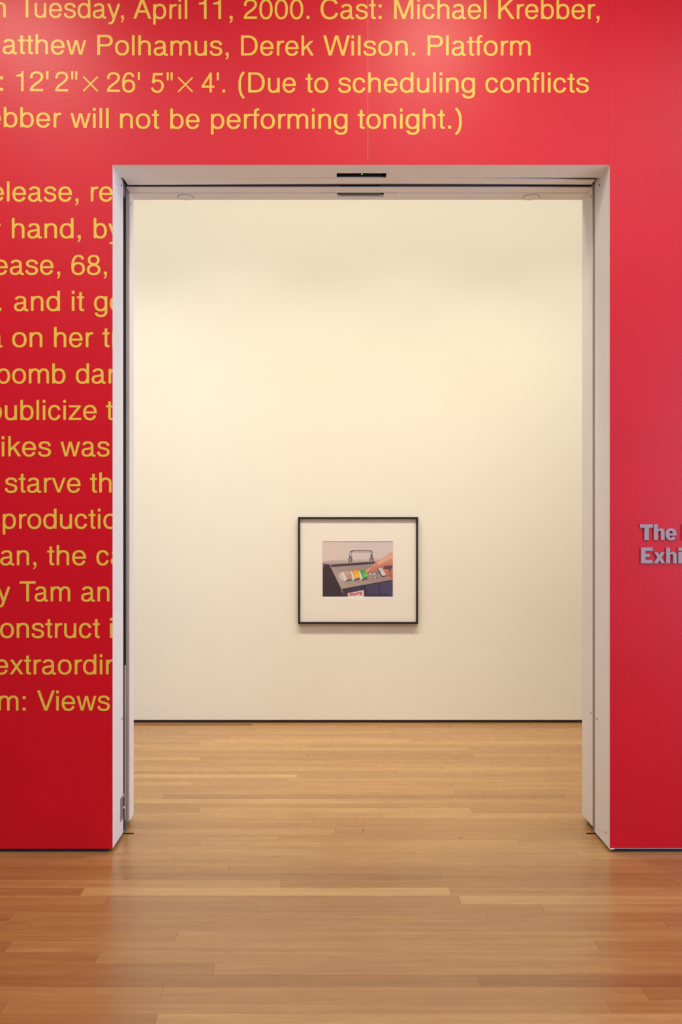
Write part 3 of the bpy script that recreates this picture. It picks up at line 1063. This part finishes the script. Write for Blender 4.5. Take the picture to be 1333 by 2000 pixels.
def inside(poly):
    r = np.zeros(gx.shape, bool)
    n = len(poly)
    for i in range(n):
        x1, y1_ = poly[i]; x2, y2 = poly[(i + 1) % n]
        if y1_ == y2:
            continue
        cnd = ((y1_ > gy) != (y2 > gy)) & (gx < (x2 - x1) * (gy - y1_) / (y2 - y1_) + x1)
        r ^= cnd
    return r


def paint(mask, c1, c2=None, p=None, q=None):
    if c2 is None:
        img[mask] = lin(c1)
        return
    d = np.array([q[0] - p[0], q[1] - p[1]], float)
    tt = ((gx - p[0]) * d[0] + (gy - p[1]) * d[1]) / (d @ d)
    tt = np.clip(tt, 0, 1)[..., None]
    cc = lin(c1) * (1 - tt) + lin(c2) * tt
    img[mask] = cc[mask]


def poly(pts, *a):
    paint(inside(pts), *a)


def stroke_mask(pts, r1, r2=None):
    r2 = r1 if r2 is None else r2
    mk = np.zeros(gx.shape, bool)
    n = len(pts) - 1
    for i in range(n):
        (x1, y1_), (x2, y2) = pts[i], pts[i + 1]
        dx, dy = x2 - x1, y2 - y1_
        tt = np.clip(((gx - x1) * dx + (gy - y1_) * dy) / (dx * dx + dy * dy + 1e-9), 0, 1)
        rr = r1 + (r2 - r1) * (i + tt) / n
        mk |= (gx - x1 - tt * dx) ** 2 + (gy - y1_ - tt * dy) ** 2 < rr ** 2
    return mk


paint(np.ones(gx.shape, bool), (214, 193, 176), (207, 189, 184), (84, 300), (1233, 150))
poly([(84, 460), (84, 1010), (1240, 1010), (1240, 700), (950, 430), (250, 470)], (66, 46, 58), (74, 66, 96), (400, 800), (1233, 800))
poly([(84, 470), (215, 490), (400, 880), (400, 1010), (84, 1010)], (64, 42, 48), (54, 38, 42), (84, 480), (300, 980))
poly([(84, 470), (150, 470), (84, 560)], (92, 74, 84))
poly([(84, 430), (240, 408), (960, 385), (1100, 395), (950, 430), (215, 480), (84, 462)], (196, 176, 162), (170, 150, 142), (300, 400), (300, 470))
poly([(215, 480), (600, 452), (960, 428), (1000, 440), (900, 470), (600, 492), (235, 520)], (74, 54, 62), (60, 48, 66), (215, 480), (900, 460))
poly([(235, 520), (600, 492), (960, 465), (1233, 620), (1233, 722), (400, 872)], (158, 134, 124), (176, 154, 140), (600, 490), (420, 860))
paint(stroke_mask([(208, 480), (400, 872), (408, 930)], 6), (172, 152, 142))
poly([(400, 872), (1233, 722), (1233, 740), (410, 890)], (48, 34, 44))
# light pooling beside the first button
for i, rr in enumerate((92, 80, 68, 54)):
    a = 178 + i * 9
    paint(((gx - 415) / rr) ** 2 + ((gy - 670) / (rr * 0.85)) ** 2 < 1, (a, a - 22, a - 36))
# buttons
for dx, dy, top, face in ((0, 0, (205, 160, 140), (186, 140, 120)), (130, -14, (240, 160, 40), (246, 194, 60)), (258, -20, (60, 150, 60), (110, 205, 95))):
    poly([(375 + dx + (60 if dx else 0), 620 + dy), (440 + dx, 600 + dy), (500 + dx, 725 + dy), (445 + dx, 752 + dy), (365 + dx + (70 if dx else 0), 660 + dy)], (208, 194, 180))
    poly([(412 + dx, 604 + dy), (428 + dx, 600 + dy), (480 + dx, 735 + dy), (462 + dx, 745 + dy)], (232, 222, 208))
    poly([(432 + dx, 598 + dy), (438 + dx, 596 + dy), (492 + dx, 722 + dy), (484 + dx, 726 + dy)], (150, 130, 118))
    poly([(440 + dx, 594 + dy), (520 + dx, 580 + dy), (566 + dx, 672 + dy), (560 + dx, 712 + dy), (490 + dx, 728 + dy), (455 + dx, 650 + dy)], top)
    poly([(462 + dx, 612 + dy), (530 + dx, 600 + dy), (566 + dx, 680 + dy), (495 + dx, 705 + dy)], face, top, (520 + dx, 690 + dy), (480 + dx, 600 + dy))
    poly([(462 + dx, 740 + dy), (490 + dx, 722 + dy), (562 + dx, 704 + dy), (555 + dx, 742 + dy), (450 + dx, 760 + dy)], (96, 84, 84))
# captions and screws, too small to read
for cx, cy in ((520, 785), (668, 765), (800, 742)):
    for q in range(4):
        paint(stroke_mask([(cx - 26 + q * 16, cy + 4 - q * 2), (cx - 18 + q * 16, cy - 6 - q * 2)], 3), (140, 116, 106))
# toggles, lamp, knobs
for cx, cy, rr, cc in ((866, 632, 17, (206, 196, 190)), (884, 622, 8, (90, 76, 80)), (930, 628, 18, (204, 194, 188)), (968, 620, 15, (84, 72, 80)), (960, 695, 20, (90, 76, 82)), (950, 692, 10, (226, 216, 210)), (905, 708, 6, (100, 84, 84)), (340, 690, 6, (120, 100, 92))):
    paint((gx - cx) ** 2 + (gy - cy) ** 2 < rr * rr, cc)
paint(stroke_mask([(926, 622), (950, 592)], 4), (80, 66, 66))
# meter
poly([(960, 540), (1200, 520), (1180, 660), (1048, 682)], (58, 48, 66))
poly([(985, 540), (1180, 520), (1160, 645), (1056, 662)], (214, 202, 196))
paint(stroke_mask([(1012, 608), (1022, 580), (1042, 560)], 4), (70, 60, 70))
# handle
hd = [(540, 400), (542, 310), (556, 275), (592, 264), (860, 262), (882, 282), (884, 400)]
paint(stroke_mask(hd, 19, 16), (92, 74, 80))
paint(stroke_mask([(540, 330), (552, 290), (600, 268), (850, 266), (872, 284)], 8, 6), (196, 180, 172))
paint(stroke_mask([(540, 300), (546, 335)], 6), (232, 222, 214))
paint(stroke_mask([(884, 290), (884, 315)], 5), (226, 214, 206))
for cx in (541, 883):
    poly([(cx - 34, 375), (cx + 34, 372), (cx + 30, 436), (cx - 30, 452)], (112, 94, 98))
    poly([(cx - 10, 380), (cx + 4, 380), (cx + 6, 440), (cx - 6, 444)], (196, 182, 176))
    poly([(cx + 12, 380), (cx + 22, 380), (cx + 20, 436), (cx + 12, 440)], (66, 52, 60))
# dark openings under the panel
for x in (725, 765):
    paint(stroke_mask([(x, 815), (x + (x - 700) * 0.9, 1010)], 10), (44, 34, 52))
poly([(860, 960), (1165, 945), (1160, 985), (870, 990)], (50, 44, 74))
poly([(998, 770), (1030, 765), (1026, 970), (1000, 970)], (54, 46, 74))
# hand
poly([(1240, 284), (1180, 290), (1130, 335), (1040, 385), (960, 430), (900, 480), (840, 545), (775, 590), (768, 605), (790, 625), (830, 620), (900, 600), (965, 555), (1050, 512), (1090, 500), (1240, 520)], (214, 150, 120), (192, 120, 96), (980, 400), (1020, 530))
paint(stroke_mask([(800, 610), (900, 598), (1000, 535), (1100, 498), (1180, 492)], 9), (182, 104, 80))
paint(stroke_mask([(1000, 455), (1110, 395), (1200, 350)], 26), (222, 164, 136))
paint(stroke_mask([(800, 590), (852, 545)], 14), (224, 156, 122))
poly([(1090, 500), (1240, 505), (1240, 560), (1190, 640), (1100, 600), (1060, 540)], (110, 62, 58))
poly([(1165, 500), (1240, 500), (1240, 545), (1200, 560)], (62, 56, 84))
poly([(1060, 545), (1110, 555), (1170, 565), (1185, 625), (1240, 640), (1240, 724), (1170, 705), (1110, 640)], (196, 122, 98), (180, 98, 80), (1100, 560), (1200, 700))
poly([(1205, 530), (1240, 510), (1240, 660), (1190, 610)], (196, 120, 92))
paint(stroke_mask([(1115, 640), (1180, 700), (1240, 718)], 8), (200, 112, 92))
paint(stroke_mask([(1150, 655), (1230, 655)], 5), (140, 72, 62))
# label stuck on the front
poly([(498, 940), (756, 892), (760, 1012), (500, 1012)], (216, 204, 196))

img2 = np.clip(img.reshape(NY + 1, SS, NX + 1, SS, 3).mean(axis=(1, 3)) / np.array([0.93, 0.86, 0.74]), 0, 0.9)
vs = np.zeros(((NY + 1) * (NX + 1), 3))
iy, ix = np.mgrid[0:NY + 1, 0:NX + 1]
yp = ym + 0.0035
vs[:, 0] = (px0 + (px1 - px0) * ix / NX).ravel()
vs[:, 1] = yp
vs[:, 2] = (pz1 + (pz0 - pz1) * iy / NY).ravel()
idx = (iy * (NX + 1) + ix)
quads = np.stack([idx[:-1, :-1], idx[1:, :-1], idx[1:, 1:], idx[:-1, 1:]], -1).reshape(-1, 4)
me = bpy.data.meshes.new('photo_print')
me.from_pydata(vs.tolist(), [], quads.tolist())
att = me.color_attributes.new('ink', 'FLOAT_COLOR', 'POINT')
cols = np.concatenate([img2.reshape(-1, 3), np.ones((len(vs), 1))], 1)
att.data.foreach_set('color', cols.ravel())
o = link('photo_print', me, M['print'])
o['label'] = 'printed view of a hand pressing a green button on a grey panel'
setparent(o, pic)


# red maker's word on the printed label
def print_text(word, material, cx0, cy0, cx1, h, slope, bold):
    vs, fs = font_mesh(word, bold)
    ax0 = min(v[0] for v in vs); ax1 = max(v[0] for v in vs)
    sc = (cx1 - cx0) / (ax1 - ax0)
    vv = []
    for v in vs:
        u = (v[0] - ax0) * sc + cx0
        vy = cy0 - v[1] / 0.73 * h + slope * (u - cx0)
        wx = px0 + (px1 - px0) * (u - 84) / PW
        wz = pz1 + (pz0 - pz1) * (vy - 100) / PH
        vv.append((wx, yp - 0.0003, wz))
    me = bpy.data.meshes.new('printed_word')
    me.from_pydata(vv, [], [tuple(reversed(f)) for f in fs])
    o = link('printed_word', me, material)
    setparent(o, pic)


print_text('Blasing', M['red_ink'], 526, 990, 730, 52, -0.19, 0.03)
print_text('- - - - - -', M['ink'], 590, 1008, 728, 30, -0.16, 0.02)
